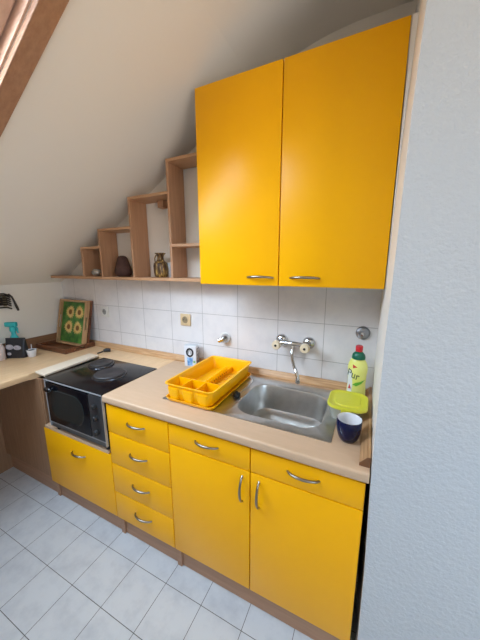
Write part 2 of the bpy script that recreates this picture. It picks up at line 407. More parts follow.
# upstands
up = [(-.002, CT+.0005), (-.034, CT+.0005), (-.034, CT+.010), (-.028, CT+.016), (-.012, CT+.034), (-.002, CT+.036)]
o = obj('worktop_upstand', prism(new(), up, -1.2, -.0355, 'yz'), UPSTAND, loc=(-.6, -.02, CT)); tagset(o, 'orange-brown wooden upstand along the tiles behind the sink', 'upstand')
o = obj('worktop_upstand', prism(new(), up, -2.36, -1.2015, 'yz'), UPSTAND, loc=(-1.8, -.02, CT)); tagset(o, 'orange-brown wooden upstand along the tiles behind the hob', 'upstand')
t = thing('worktop_upstand', (-.02, -.3, CT), 'short wooden upstand against the right wall beside the mug', 'upstand')
upx = [(XR-.004-(-p[0]-.002), p[1]) for p in up]; upx = [(.004+(p[0]+.002), p[1]) for p in up]
obj('strip', prism(new(), upx, -.568, -.003, 'xz'), UPSTANDY, t)
obj('end_cap', prism(new(), [(p[0]-.0005*(p[0] < -.01), p[1]) for p in upx], -.5715, -.5685, 'xz'), ENDCAP, t, label='dark brown cut end')
b = prism(new(), [(XL+.001, CT+.0005), (XL+.03, CT+.0005), (XL+.03, CT+.03), (XL+.012, CT+.085), (XL+.001, CT+.085)], -1.7, -.036, 'xz')
o = obj('worktop_upstand', b, UPSTAND_SHADE, loc=(XL+.02, -.8, CT)); tagset(o, 'wooden upstand, coloured as in shade, along the left wall behind the trays', 'upstand')
# pale strip bridging the gap left of the hob
o = obj('cover_strip', prism(new(), [(-1.822, -.575), (-1.712, -.583), (-1.745, -.2045), (-1.845, -.2045)], CT+.0005, CT+.0125, 'xy', bev=.0015), mat('pale_strip', (.80, .66, .50), .5), loc=(-1.77, -.4, CT)); tagset(o, 'pale flat wooden strip lying along the left edge of the hob', 'strip')

# ------------------------------------------------------------------ mini oven with hotplates
X0, X1, Y0, Y1, Z0, Z1 = -1.690, -1.2075, -.598, -.2045, .570, .876
mo = thing('mini_oven', (-1.45, -.39, .5455), 'black mini oven with two hotplates set into the worktop gap', 'oven')
b = bx(X0, X1, Y0+.012, Y1, Z0, Z1-.012, bev=.004); obj('housing', b, BLACKE, mo, smooth=40)
b = bx(X0-.004, X1+.001, Y0, Y1, Z1-.0115, Z1, bev=.004)
obj('hob_top', b, BLACKE, mo, smooth=40)
obj('trim', bx(X0-.004, X1+.001, Y0-.003, Y0-.0003, Z1-.0115, Z1-.0045, bev=.0008), TRIMM, mo, label='thin chrome front edge')
b = bx(X0, X0+.008, Y0-.003, Y0+.0115, Z0+.01, Z1-.013); box(b, X1-.004, X1, Y0-.001, Y0+.0115, Z0+.01, Z1-.013); box(b, X0+.004, X1-.004, Y0+.001, Y0+.0115, .600, .6085)
obj('side_trim', b, TRIMM, mo, label='narrow chrome edging')
obj('base_strip', bx(X0+.004, X1-.004, Y0+.004, Y0+.0115, Z0+.003, .5985, bev=.001), GREYM, mo)
DX1 = -1.315
dr = obj('door', bx(X0+.010, DX1, Y0-.004, Y0+.011, .610, Z1-.02, bev=.004), BLACKE, mo, smooth=40)
gp = rrect((X0+DX1)/2-.0, .735, .29, .175, .075, 8)
b = loft(new(), [[(x, Y0-.0042, z) for x, z in gp], [(x, Y0-.0062, z) for x, z in rrect((X0+DX1)/2, .735, .284, .169, .072, 8)]], cap1=True); obj('door_glass', b, GLASSD, dr)
obj('door_pull', lathe(new(), [(.0, .026), (.014, .025), (.022, .018), (.022, .010), (.012, .004), (.012, 0)], (-1.635, Y0-.0045, .822), 20, '-y', sx=1.5, sy=.7), BLACKE, dr, smooth=60)
cpn = obj('control_panel', bx(DX1+.003, X1-.005, Y0-.003, Y0+.011, .610, Z1-.02, bev=.003), PANELG, mo, smooth=40)
for z in (.80, .735, .655):
    k = obj('knob', lathe(new(), [(0, .02), (.013, .02), (.015, .016), (.016, 0)], (-1.262, Y0-.0033, z), 20, '-y'), BLACKP, cpn, smooth=40)
    obj('pointer', bx(-1.264, -1.260, Y0-.0265, Y0-.0235, z-.012, z+.012), GREYM, k)
for (x, y, rr) in ((-1.385, -.405, .090), (-1.585, -.305, .072)):
    h = obj('hotplate', lathe(new(), [(rr-.006, .0012), (rr-.006, .011), (rr-.010, .0145), (.022, .0145), (.018, .0125), (0, .0125)], (x, y, Z1), 44), HOTPL, mo, smooth=35)
    obj('steel_ring', lathe(new(), [(rr+.006, .0005), (rr+.004, .006), (rr-.001, .0075), (rr-.0055, .006), (rr-.0055, .0006)], (x, y, Z1), 44), RINGD, h, smooth=50)
for x in (X0+.03, X1-.03):
    for y in (Y0+.03, Y1-.03): obj('foot', lathe(new(), [(.011, 0), (.013, .008), (.013, Z0-.5462)], (x, y, .5457), 14), BLACKP, mo, smooth=40)

# ------------------------------------------------------------------ sink
sk_ = thing('kitchen_sink', (-.52, -.28, CT), 'stainless steel inset sink with one bowl and a drainer', 'sink')
SX0, SX1, SY0, SY1 = -.905, -.128, -.492, -.062; XM = -.612; ZS = CT+.0035
def plate(b, x0, x1, y0, y1, rec, n=6):
    """flat plate ring whose inner edge is the first loop of rec, then lofts down"""
    inner = rec[0][0]; m = len(inner); q = n+1
    cor = [(x1, y1), (x0, y1), (x0, y0), (x1, y0)]; outer = []
    for c in range(4):
        for k in range(q): outer.append(cor[c])
    t = new(); I = [t.verts.new((x, y, rec[0][1])) for x, y in inner]; O = [t.verts.new((*c, ZS)) for c in cor]
    for j in range(m):
        k = (j+1) % m; a, c = O[j//q], O[k//q]
        if a is c: t.faces.new((I[j], I[k], a))
        else: t.faces.new((I[j], I[k], c, a))
    merge(b, t); loft(b, rec, cap1=True); return b
bc = (-.365, -.286)
bl = [(rrect(*bc, .380, .332, .085), ZS), (rrect(*bc, .380, .317, .083), ZS-.003), (rrect(*bc, .373, .310, .08), ZS-.012), (rrect(*bc, .358, .295, .075), ZS-.10), (rrect(*bc, .345, .282, .07), ZS-.128), (rrect(*bc, .31, .245, .055), ZS-.143), (rrect(*bc, .27, .2, .05), ZS-.147)]
b = plate(new(), XM, SX1, SY0, SY1, bl)
dcn = ((SX0+XM)/2+.003, -.277)
dl = [(rrect(*dcn, .245, .37, .05), ZS), (rrect(*dcn, .237, .362, .048), ZS-.0015), (rrect(*dcn, .225, .35, .045), ZS-.0028)]
plate(b, SX0, XM, SY0, SY1, dl)
for y in (SY0, ): pass
o8 = [(SX1, SY1), (SX0, SY1), (SX0, SY0), (SX1, SY0)]; o8b = [(SX1+.003, SY1+.003), (SX0-.003, SY1+.003), (SX0-.003, SY0-.003), (SX1+.003, SY0-.003)]
loft(b, [(o8, ZS), (o8b, ZS-.001), (o8b, CT+.0003)])
bmesh.ops.remove_doubles(b, verts=b.verts, dist=1e-5)
basin = obj('basin', b, STEEL, sk_, smooth=32)
obj('drain', lathe(new(), [(.038, 0), (.036, .002), (.028, .001), (.02, -.001), (0, -.001)], (bc[0], bc[1], ZS-.1465), 24), CHROME, sk_, smooth=60)
for i in range(4):
    y = -.37+i*.062; obj('drainer_rib', tube(new(), [(-.855, y, ZS-.0026), (-.66, y, ZS-.0026)], .0022, 6), STEEL, sk_)
# plug on its chain
pg = thing('sink_plug', (-.590, -.325, ZS), 'black rubber plug with a steel cord lying between dish rack and bowl', 'plug')
obj('plug', lathe(new(), [(0, 0), (.017, 0), (.020, .006), (.018, .016), (.010, .020), (.006, .026), (0, .027)], (-.590, -.325, ZS+.0005), 20), BLACKP, pg, smooth=50)
pts = [(-.590, -.306, ZS+.006), (-.588, -.26, ZS+.0025), (-.582, -.20, ZS+.0025), (-.580, -.15, ZS+.0025), (-.588, -.115, ZS+.0025), (-.604, -.092, ZS+.0025)]
obj('cord', tube(new(), pts, .0016, 6), CHROME, pg, smooth=60)

# ------------------------------------------------------------------ dish rack
dk = thing('dish_rack', (-.74, -.3, ZS), 'bright yellow plastic dish rack with drip tray on the sink drainer', 'dish rack')
RX0, RX1, RY0, RY1 = -.884, -.618, -.508, -.062
rc = ((RX0+RX1)/2, (RY0+RY1)/2); RW, RD = RX1-RX0, RY1-RY0
zt0 = ZS+.0015
b = loft(new(), [(rrect(*rc, RW-.03, RD-.03, .02), zt0), (rrect(*rc, RW-.012, RD-.012, .025), zt0+.002), (rrect(*rc, RW, RD, .028), zt0+.014), (rrect(*rc, RW+.004, RD+.004, .028), zt0+.0175), (rrect(*rc, RW-.004, RD-.004, .026), zt0+.0175), (rrect(*rc, RW-.02, RD-.02, .02), zt0+.004)], cap0=True, cap1=True)
obj('drip_tray', b, YPLASTIC, dk, smooth=50)
# the basket: outer shell and rim
zb, zr = zt0+.010, .965
b = loft(new(), [(rrect(*rc, RW-.045, RD-.035, .02), zb), (rrect(*rc, RW-.040, RD-.030, .02), zb+.004), (rrect(*rc, RW-.014, RD-.012, .024), zr-.006), (rrect(*rc, RW+.006, RD+.004, .028), zr-.003), (rrect(*rc, RW+.006, RD+.004, .028), zr), (rrect(*rc, RW-.012, RD-.012, .022), zr), (rrect(*rc, RW-.022, RD-.02, .02), zr-.008), (rrect(*rc, RW-.046, RD-.036, .018), zb+.008), (rrect(*rc, RW-.06, RD-.05, .015), zb+.006)], cap0=True, cap1=True)
obj('basket', b, YPLASTIC, dk, smooth=50)
# cutlery compartments along the front
yf = RY0+.012; yd = RY0+.098
b = bx(RX0+.016, RX1-.016, yd, yd+.003, zb+.008, zr-.004)
for x in (RX0+.092, RX0+.174): box(b, x-.0015, x+.0015, yf+.006, yd, zb+.008, zr-.006)
obj('cutlery_divider', b, YPLASTIC, dk)
# front cups with a soft bulge on the outside
for x in (RX0+.052, RX0+.133, RX0+.212):
    b = loft(new(), [(rrect(x, RY0+.022, .05, .03, .012), zb+.004), (rrect(x, RY0+.019, .062, .034, .014), zb+.03), (rrect(x, RY0+.016, .066, .034, .015), zr-.018)], cap0=True, cap1=True)
    obj('cutlery_cup', b, YPLASTIC, dk, smooth=50)
# plate slots: a ladder of ribs on each side of the floor
for i in range(12):
    y = yd+.024+i*.0215
    b = tube(new(), [(RX0+.150, y, zb+.030), (RX0+.156, y, zb+.018), (RX0+.162, y, zb+.0135), (RX1-.075, y, zb+.0135), (RX1-.060, y, zb+.020), (RX1-.031, y, zb+.055)], .0021, 6)
    obj('plate_rib', b, YPLASTIC, dk, smooth=60)
b = new()
for i in range(12):
    y = yd+.024+i*.0215; box(b, RX0+.132, RX0+.146, y-.0042, y+.0042, zb+.032, zb+.056, .0015)
box(b, RX0+.132, RX0+.146, yd+.012, RY1-.022, zb+.008, zb+.034, .002)
obj('plate_comb', b, YPLASTIC, dk)
slots = new()
for i in range(11): box(slots, RX0+.1465, RX0+.1472, yd+.030+i*.0215, yd+.037+i*.0215, zb+.014, zb+.030); box(slots, RX0+.134, RX0+.144, yd+.030+i*.0215, yd+.037+i*.0215, zb+.0342, zb+.0347)
obj('slot_shade', slots, mat('slot_shade_brown', (.22, .08, .004), .5), dk, label='brown patches for the shade between the comb teeth')  # thin brown patches on the solid comb, painting the shade between its teeth

# ------------------------------------------------------------------ fittings on the tiles
mx = thing('wall_tap', (-.39, 0, 1.097), 'chrome wall mixer tap with two cream knobs above the sink', 'tap')
for x in (-.466, -.316):
    obj('escutcheon', lathe(new(), [(.034, 0), (.033, .008), (.027, .017), (.016, .022), (.014, .040), (.0, .040)], (x, -.0008, 1.097), 28, '-y'), CHROME, mx, smooth=45)
obj('body', tube(new(), [(-.475, -.052, 1.094), (-.44, -.052, 1.095), (-.40, -.053, 1.096), (-.378, -.053, 1.096), (-.34, -.052, 1.095), (-.307, -.052, 1.094)], [.012, .0115, .015, .015, .0115, .012], 16), CHROME, mx, smooth=50)
for x in (-.470, -.318):
    k = obj('knob', lathe(new(), [(.010, 0), (.011, .008), (.021, .012), (.0245, .021), (.024, .036), (.020, .042), (.008, .043), (0, .043)], (x, -.062, 1.090), 18, '-y'), CREAM, mx, smooth=50, label='cream plastic knob')
    obj('cap', lathe(new(), [(.0065, 0), (.0062, .002), (0, .0022)], (x, -.1053, 1.090), 14, '-y'), BLACKP, k)
pts = [(-.390, -.056, 1.088), (-.390, -.062, 1.066), (-.388, -.075, 1.046), (-.378, -.10, 1.022), (-.362, -.128, 1.003), (-.345, -.150, .985), (-.334, -.160, .965), (-.331, -.162, .945)]
obj('spout', tube(new(), pts, [.010, .0095, .0085, .008, .008, .008, .0085, .009], 14), CHROME, mx, smooth=60)
obj('aerator', lathe(new(), [(0, 0), (.0095, 0), (.011, .004), (.011, .018), (.009, .02)], (-.331, -.162, .928), 16), CHROME, mx, smooth=40)

vv = thing('stop_valve', (-.832, 0, 1.066), 'chrome elbow valve on the tiles above the dish rack', 'valve')
obj('rosette', lathe(new(), [(.038, 0), (.037, .002), (.030, .004), (.016, .005), (0, .005)], (-.83, -.0008, 1.066), 30, '-y'), SOCKETW, vv, smooth=40)
obj('body', lathe(new(), [(.030, 0), (.029, .012), (.023, .022), (.016, .036), (.0, .036)], (-.822, -.006, 1.066), 24, '-y'), CHROME, vv, smooth=40)
obj('outlet', tube(new(), [(-.824, -.030, 1.068), (-.838, -.036, 1.062), (-.846, -.038, 1.058), (-.852, -.038, 1.056)], [.014, .014, .013, .016], 14), CHROME, vv, smooth=50)
gk = thing('shut_off_rosette', (-.058, 0, 1.179), 'round grey metal rosette on the tiles above the soap bottle', 'valve')
obj('disc', lathe(new(), [(.033, 0), (.032, .007), (.026, .013), (.012, .015), (0, .015)], (-.058, -.0008, 1.179), 32, '-y'), mat('satin_metal', (.33, .33, .34), .38, .9), gk, smooth=40)
obj('stud', lathe(new(), [(.008, 0), (.008, .010), (.005, .011), (0, .011)], (-.060, -.0145, 1.176), 16, '-y'), CHROME, gk, smooth=40)
def socket(x, z, m, label, w_=.078):
    s = thing('wall_socket', (x, 0, z), label, 'socket')
    obj('plate', bx(x-w_/2, x+w_/2, -.012, -.0008, z-w_/2, z+w_/2, bev=.003), m, s, smooth=40)
    obj('rim', lathe(new(), [(.029, 0), (.029, .003), (.024, .0035), (.023, 0)], (x, -.0122, z), 26, '-y'), m, s, smooth=40)
    obj('recess', lathe(new(), [(.0225, 0), (.0225, .0006), (0, .0006)], (x, -.0122, z), 26, '-y'), mat('recess_shade', tuple(c*.42 for c in m.node_tree.nodes['Principled BSDF'].inputs['Base Color'].default_value[:3]), .5), s)  # flat disc in darkened plate colour, painting the shade of the recess
    for dx in (-.009, .009): obj('pin_hole', lathe(new(), [(.0032, 0), (.0032, .0005), (0, .0005)], (x+dx, -.0129, z), 10, '-y'), HOLE, s)
    obj('earth_pin', lathe(new(), [(.003, 0), (.003, .012), (0, .013)], (x, -.0129, z+.011), 10, '-y'), CHROME, s)
socket(-1.892, 1.158, SOCKETW, 'white wall socket on the tiles beside the sunflower tray', .082)
socket(-1.122, 1.158, mat('beige_plastic', (.70, .52, .30), .4), 'beige wall socket on the tiles above the carton', .078)

# ------------------------------------------------------------------ objects by the sink
ca = thing('drink_carton', (-1.045, -.06, CT), 'white carton with a black ring emblem behind the dish rack', 'carton')
CM = Matrix.Translation((-1.078, -.092, CT+.0006)) @ Matrix.Rotation(math.radians(12.5), 4, 'Z')
W_, D_, H_ = .080, .052, .136
obj('box', box(new(), 0, W_, 0, D_, 0, H_, .0015, CM), mat('carton_white', (.72, .72, .74), .4), ca)
obj('top_fold', prism(new(), [(.003, H_), (D_-.003, H_), (D_/2, H_+.004)], .002, W_-.002, 'yz', CM), mat('carton_grey', (.55, .56, .57), .4), ca)
hx = [(.038+.026*math.cos(math.radians(a)), .093+.030*math.sin(math.radians(a))) for a in range(0, 360, 15)]
hi = [(.038+.015*math.cos(math.radians(a)), .093+.018*math.sin(math.radians(a))) for a in range(0, 360, 15)]
b = loft(new(), [[(x, -.0006, z) for x, z in hx], [(x, -.0008, z) for x, z in hi]], M=CM); obj('ring_emblem', b, mat('print_black', (.012, .014, .018), .4), ca)
b = box(new(), .024, .030, -.0010, -.0004, .086, .106, 0, CM); box(b, .044, .049, -.0010, -.0004, .082, .102, 0, CM); box(b, .030, .044, -.0010, -.0004, .102, .107, 0, CM); obj('emblem_letter', b, mat('print_grey', (.2, .21, .22), .4), ca)
obj('blue_glass_print', prism(new(), [(.020, .006), (.054, .006), (.058, .060), (.018, .060)], -.0008, -.0003, 'xz', CM), mottled('print_blue', (.05, .18, .5), (.35, .6, .85), 40, .4), ca)
obj('green_mark', box(new(), .060, .074, -.0008, -.0003, .026, .040, 0, CM), mat('print_green', (.2, .4, .15), .4), ca)
obj('side_print', box(new(), W_+.0003, W_+.0008, .006, D_-.006, .02, .12, 0, CM), mottled('side_print', (.06, .05, .05), (.55, .52, .5), 60, .4), ca)

# washing-up liquid bottle
bt = thing('soap_bottle', (-.058, -.105, CT), 'yellow washing-up liquid bottle with green collar and red cap', 'bottle')
BM = Matrix.Translation((-.066, -.104, CT+.0008)) @ Matrix.Rotation(math.radians(-8), 4, 'Z') @ Matrix.Diagonal((1.1, 1.1, 1.01, 1))
bprof = [(0, 0), (.034, 0), (.038, .006), (.038, .05), (.036, .09), (.037, .13), (.040, .155), (.038, .175), (.032, .192), (.025, .205), (.020, .209), (0, .209)]
obj('body', lathe(new(), bprof, (0, 0, 0), 32, sy=.66, M=BM), mottled('soap_yellow', (.80, .80, .18), (.86, .85, .28), 14, .3), bt, smooth=50)
obj('collar', lathe(new(), [(.0265, .2035), (.027, .212), (.024, .226), (.015, .236), (.010, .238), (0, .238)], (0, 0, 0), 24, sy=.85, M=BM), mat('collar_green', (.005, .13, .07), .35), bt, smooth=50)
obj('cap', lathe(new(), [(.0135, .2385), (.0145, .242), (.0145, .262), (.012, .266), (0, .266)], (0, 0, 0), 20, M=BM), mat('cap_red', (.62, .02, .03), .3), bt, smooth=50)
def wrap(bm, dx, dz, off=.0006):
    for v in bm.verts:
        x, z = v.co.x+dx, v.co.y+dz
        rr = .038
        for (r0, z0), (r1, z1) in zip(bprof[1:], bprof[2:]):
            if z0 <= z <= z1 and z1 > z0: rr = r0+(r1-r0)*(z-z0)/(z1-z0)
        xx = max(-.97, min(.97, x/rr)); v.co = Vector((x, -rr*.66*math.sqrt(1-xx*xx)-off, z))
    bmesh.ops.transform(bm, matrix=BM, verts=bm.verts); return bm
def flat(poly, cuts=3):
    t = new(); t.faces.new([t.verts.new((x, y, 0)) for x, y in poly])
    bmesh.ops.triangulate(t, faces=t.faces); bmesh.ops.subdivide_edges(t, edges=t.edges, cuts=cuts, use_grid_fill=True); return t
INK = mat('label_dark_green', (.01, .06, .045), .4); REDI = mat('label_red', (.6, .05, .03), .4)
obj('label_white', wrap(flat([(-.033, .01), (-.016, .01), (-.012, .08), (-.018, .15), (-.034, .15)], 4), 0, 0, .0004), mat('label_white', (.75, .77, .7), .35), bt)
tb = text_bm('Pur', .046); bmesh.ops.rotate(tb, verts=tb.verts, matrix=Matrix.Rotation(math.radians(-12), 3, 'Z')); bmesh.ops.scale(tb, vec=(.8, 1.15, 1), verts=tb.verts); obj('lettering', wrap(tb, -.012, .130, .0009), INK, bt, label='dark green word Pur')
obj('leaf_mark', wrap(flat([(-.012, .082), (.004, .078), (.022, .092), (.034, .112), (.018, .102), (.0, .094)], 3), 0, 0, .0009), mat('label_green', (.13, .45, .04), .4), bt)
obj('red_mark', wrap(flat([(-.016, .180), (.004, .170), (-.014, .162)], 2), 0, 0, .0009), REDI, bt)
obj('figure_mark', wrap(flat([(-.030, .058), (-.024, .082), (-.017, .060)], 2), 0, 0, .0009), REDI, bt)
obj('script_mark', wrap(flat([(-.026, .028), (-.006, .044), (-.004, .038), (-.022, .020)], 2), 0, 0, .0009), mat('label_grey', (.12, .14, .16), .4), bt)
obj('small_print', wrap(flat([(.014, .014), (.022, .014), (.022, .032), (.014, .032)], 1), 0, 0, .0009), mat('label_olive', (.2, .2, .06), .4), bt)

# food container
fc = thing('food_container', (-.095, -.265, CT), 'clear plastic box with a lime lid between soap bottle and mug', 'container')
fcx, fcy = -.100, -.262
b = loft(new(), [(rrect(fcx, fcy, .100, .125, .03), CT+.0008), (rrect(fcx, fcy, .106, .131, .032), CT+.004), (rrect(fcx, fcy, .132, .156, .04), CT+.056), (rrect(fcx, fcy, .138, .162, .042), CT+.058), (rrect(fcx, fcy, .130, .154, .04), CT+.0565), (rrect(fcx, fcy, .104, .129, .031), CT+.005)], cap0=True, cap1=True)
obj('tub', b, CLEARP, fc, smooth=50)
fcx = -.0895
LIME = mat('lime_plastic', (.88, .84, .06), .35, Transmission_Weight=.25)
b = loft(new(), [(rrect(fcx, fcy, .154, .172, .045), CT+.0585), (rrect(fcx, fcy, .157, .176, .046), CT+.060), (rrect(fcx, fcy, .156, .175, .046), CT+.068), (rrect(fcx, fcy, .150, .169, .044), CT+.070), (rrect(fcx, fcy, .142, .160, .042), CT+.0695), (rrect(fcx, fcy, .134, .152, .040), CT+.066), (rrect(fcx, fcy, .10, .118, .032), CT+.0665), (rrect(fcx, fcy, .096, .114, .03), CT+.069)], cap0=True, cap1=True)
ld = obj('lid', b, LIME, fc, smooth=45)
obj('lid_clip', bx(fcx-.02, fcx+.02, fcy-.0945, fcy-.0885, CT+.050, CT+.067, bev=.002), LIME, ld)

mg = obj('mug', lathe(new(), [(0, .003), (.020, .003), (.022, 0), (.027, .001), (.034, .012), (.0405, .033), (.0435, .058), (.0435, .084), (.0423, .0848)], (-.072, -.445, CT+.0006), 40), NAVY, smooth=60, loc=(-.072, -.445, CT))
t = thing('mug', (-.072, -.445, CT), 'dark navy blue mug with white inside at the worktop corner', 'mug')
mg.name = 'outer_wall'; mg.parent = t; mg.location = (0, 0, 0)
obj('inside', lathe(new(), [(.0423, .0849), (.041, .083), (.0405, .060), (.037, .036), (.030, .014), (.018, .008), (0, .007)], (-.072, -.445, CT+.0006), 40), WHITEG, t, smooth=60, label='white glazed inside')

# ------------------------------------------------------------------ wall cabinet
wc = thing('wall_cabinet', (-.402, -.15, 1.4146), 'tall yellow two-door cabinet hung above the sink', 'cabinet')
UX0, UX1, UZ0, UZ1, UY = -.803, .0055, 1.4146, 2.2600, -.296
b = bx(UX0+.001, UX0+.018, UY+.0195, -.001, UZ0+.001, UZ1-.001); box(b, UX1-.018, UX1-.001, UY+.0195, -.001, UZ0+.001, UZ1-.001)
box(b, UX0+.018, UX1-.018, UY+.0195, -.001, UZ0+.001, UZ0+.019); box(b, UX0+.018, UX1-.018, UY+.0195, -.001, UZ1-.019, UZ1-.001); box(b, UX0+.018, UX1-.018, -.008, -.001, UZ0+.019, UZ1-.019)
box(b, -.412, -.394, UY+.0195, -.008, UZ0+.019, UZ1-.019)
obj('carcass', b, mat('white_board', (.62, .60, .57), .5), wc)
for x0, x1, hx_ in ((UX0, -.402, -.486), (-.402, UX1, -.290)):
    d = front('door', x0, x1, UZ0, UZ1, wc, UY, UY+.018)
    obj('handle', bow((hx_-.06, UY+.001, 1.452), (hx_+.06, UY+.001, 1.452), (0, -.026, .004), .0046), NICKEL, d, smooth=60)

fil = [(x_-.0006, z_) for x_, z_ in ((.0083, UZ0-.014), (.009, 1.45), (.012, 1.86), (.018, 2.07), (.0230, UZ1))]
obj('filler_strip', prism(new(), [(UX1+.0012, UZ1), (UX1+.0012, UZ0-.010)]+fil, UY+.003, UY+.018, 'xz'), CORNERP, wc, label='cream filler strip against the wall')

# ------------------------------------------------------------------ stepped open shelf
ss = thing('stepped_shelf', (-1.5, -.07, 1.4075), 'stepped beech open shelf following the slope left of the wall cabinet', 'shelf')
SD = -.14; sz0, sz1 = 1.4155, 1.4335; th = .016
obj('bottom_board', bx(-2.30, -.8045, SD, -.001, sz0, sz1, bev=.001), BEECH, ss)
ups = [(-1.907, 1.637), (-1.714, 1.747), (-1.419, 1.915), (-1.112, 2.078)]
for i, (x, zt) in enumerate(ups):
    lastx = ups[i+1][0] if i < 3 else -.8045
    obj('upright', bx(x, x+th, SD, -.001, sz1+.0002, zt-th, bev=.001), BEECHV, ss)
    obj('top_board', bx(x, lastx-.0003, SD, -.001, zt-th+.0002, zt, bev=.001), BEECH, ss)
obj('middle_board', bx(-1.112+th+.0003, -.8045, SD, -.001, 1.612, 1.628, bev=.001), BEECH, ss)
obj('hanging_block', bx(-1.265, -1.222, -.05, -.006, 1.855, 1.898, bev=.002), BEECHV, ss)

# ornaments on the shelf
sb = sz1+.0006
vp = [(0, 0), (.034, 0), (.040, .006), (.044, .03), (.046, .07), (.042, .088), (.026, .100), (.020, .110), (.019, .126), (.024, .138), (.034, .147), (.033, .150), (.022, .146), (.016, .136), (0, .134)]
VASE = mat('vase_glaze', (.1, .05, .02), .3); n, l, bb = nodes(VASE)
vv_ = coord(VASE, 'obj', (1, 1, .25)); fac = noise(VASE, vv_, 75, 3, .6)
l.new(ramp(VASE, fac, [(.42, (.05, .02, .008)), (.55, (.16, .075, .02)), (.64, (.50, .33, .09))]), bb.inputs['Base Color'])
va = thing('vase', (-1.243, -.075, sb), 'brown glazed jug vase with yellow streaks on the open shelf', 'vase')
obj('body', lathe(new(), vp, (-1.243, -.075, sb), 32), VASE, va, smooth=60)
obj('handle', tube(new(), [(-1.262, -.075, sb+.134), (-1.282, -.075, sb+.134), (-1.290, -.075, sb+.118), (-1.289, -.075, sb+.100), (-1.277, -.075, sb+.088)], .004, 8), VASE, va, smooth=60)
g = obj('glass_vase', lathe(new(), [(0, .003), (.016, .003), (.017, 0), (.018, .002), (.016, .03), (.018, .06), (.024, .09), (.022, .0905), (.0165, .06), (.0145, .03), (0, .006)], (-1.172, -.062, sb), 24), GLASSC, loc=(-1.172, -.062, sb), smooth=60); tagset(g, 'slim clear glass beside the brown vase on the shelf', 'glass')
g = obj('ornament', lathe(new(), [(0, .0), (.034, 0), (.050, .012), (.058, .030), (.055, .048), (.044, .085), (.034, .120), (.026, .134), (.012, .139), (0, .14)], (-1.572, -.078, sb), 28, sx=1.15, sy=.85), mottled('dark_felt', (.05, .018, .012), (.075, .03, .02), 60, .8, .3), loc=(-1.575, -.078, sb), smooth=60); tagset(g, 'dark brown bell-shaped ornament on the open shelf', 'ornament')
t = thing('glass_bowl', (-1.822, -.090, sb), 'small round silvery glass bowl in the lowest shelf compartment', 'bowl')
obj('bowl', lathe(new(), [(0, 0), (.018, 0), (.030, .008), (.038, .022), (.036, .036), (.028, .044), (.030, .049), (.027, .049), (.025, .043), (.034, .034), (.034, .022), (.026, .010), (0, .005)], (-1.822, -.090, sb), 28), mottled('silver_glass', (.62, .58, .52), (.25, .22, .18), 45, .12, 0, .5), t, smooth=60)

# ------------------------------------------------------------------ trays in the corner
def tray_bm(w_, h_, d_, wall=.010, base_t=.006, M=None):
    """tray lying in local XY, rim up +Z; the short walls have a grip slot"""
    fr = new(); box(fr, 0, w_, 0, h_, 0, base_t, .001, M)
    box(fr, 0, w_, 0, wall, base_t, d_, .002, M); box(fr, 0, w_, h_-wall, h_, base_t, d_, .002, M)
    for x in (0, w_-wall):
        a = h_*.36; c = h_*.64
        box(fr, x, x+wall, wall, a, base_t, d_, .002, M); box(fr, x, x+wall, c, h_-wall, base_t, d_, .002, M)
        box(fr, x, x+wall, a, c, base_t, d_*.35, .001, M); box(fr, x, x+wall, a, c, d_*.75, d_, .002, M)
    return fr
o = obj('serving_tray', tray_bm(.366, .2385, .036, M=Matrix.Translation((-2.374, -.276, CT+.0008))), DARKWOOD, loc=(-2.2, -.15, CT)); tagset(o, 'dark brown wooden tray lying flat in the corner under the sunflower tray', 'tray')
def leanM(x, y, z, deg, yaw_=0): return Matrix.Translation((x, y, z)) @ Matrix.Rotation(math.radians(yaw_), 4, 'Z') @ Matrix.Rotation(math.radians(90-deg), 4, 'X')
lt = thing('serving_tray', (-2.15, -.05, CT+.04), 'dark wooden tray leaning upright behind the sunflower tray', 'tray')
LM = leanM(-2.3545, -.080, CT+.0085, 12.0)
obj('frame', tray_bm(.334, .360, .014, M=LM), DARKWOOD, lt)
st = thing('sunflower_tray', (-2.19, -.12, CT+.008), 'pale wooden tray painted with four sunflowers, leaning in the corner', 'tray')
SMx = leanM(-2.3625, -.102, CT+.0085, 12.6)
obj('frame', tray_bm(.337, .362, .034, wall=.016, M=SMx), PALEWOOD, st)
obj('green_panel', box(new(), .018, .319, .018, .344, .0065, .009, 0, SMx), GREENP, st, label='green printed panel')
for (fx, fy) in ((.118, .262), (.230, .264), (.112, .140), (.224, .138)):
    t = new(); pts = []
    for k in range(32):
        a = 2*PI*k/32; rr = .056 if k % 2 else .040; rr *= 1+.08*math.sin(3*a+fx*40); pts.append((fx+rr*math.cos(a), fy+rr*math.sin(a)))
    prism(t, pts, .0093, .0100, 'xy', SMx); p = obj('sunflower', t, PETAL, st, label='yellow sunflower print')
    q = [(fx+.021*math.cos(2*PI*k/20), fy+.021*math.sin(2*PI*k/20)) for k in range(20)]
    obj('flower_centre', prism(new(), q, .0102, .0108, 'xy', SMx), PETALC, p)

# black gas lighter behind the hob
lg = thing('gas_lighter', (-1.80, -.14, CT), 'small black long-nosed lighter lying behind the hob', 'lighter')
obj('grip', tube(new(), [(-1.805, -.118, CT+.012), (-1.792, -.102, CT+.014), (-1.772, -.085, CT+.012)], [.011, .015, .012], 12), BLACKP, lg, smooth=60)
obj('nozzle', tube(new(), [(-1.803, -.122, CT+.010), (-1.805, -.145, CT+.007), (-1.808, -.168, CT+.0055)], .005, 8), BLACKP, lg, smooth=60)

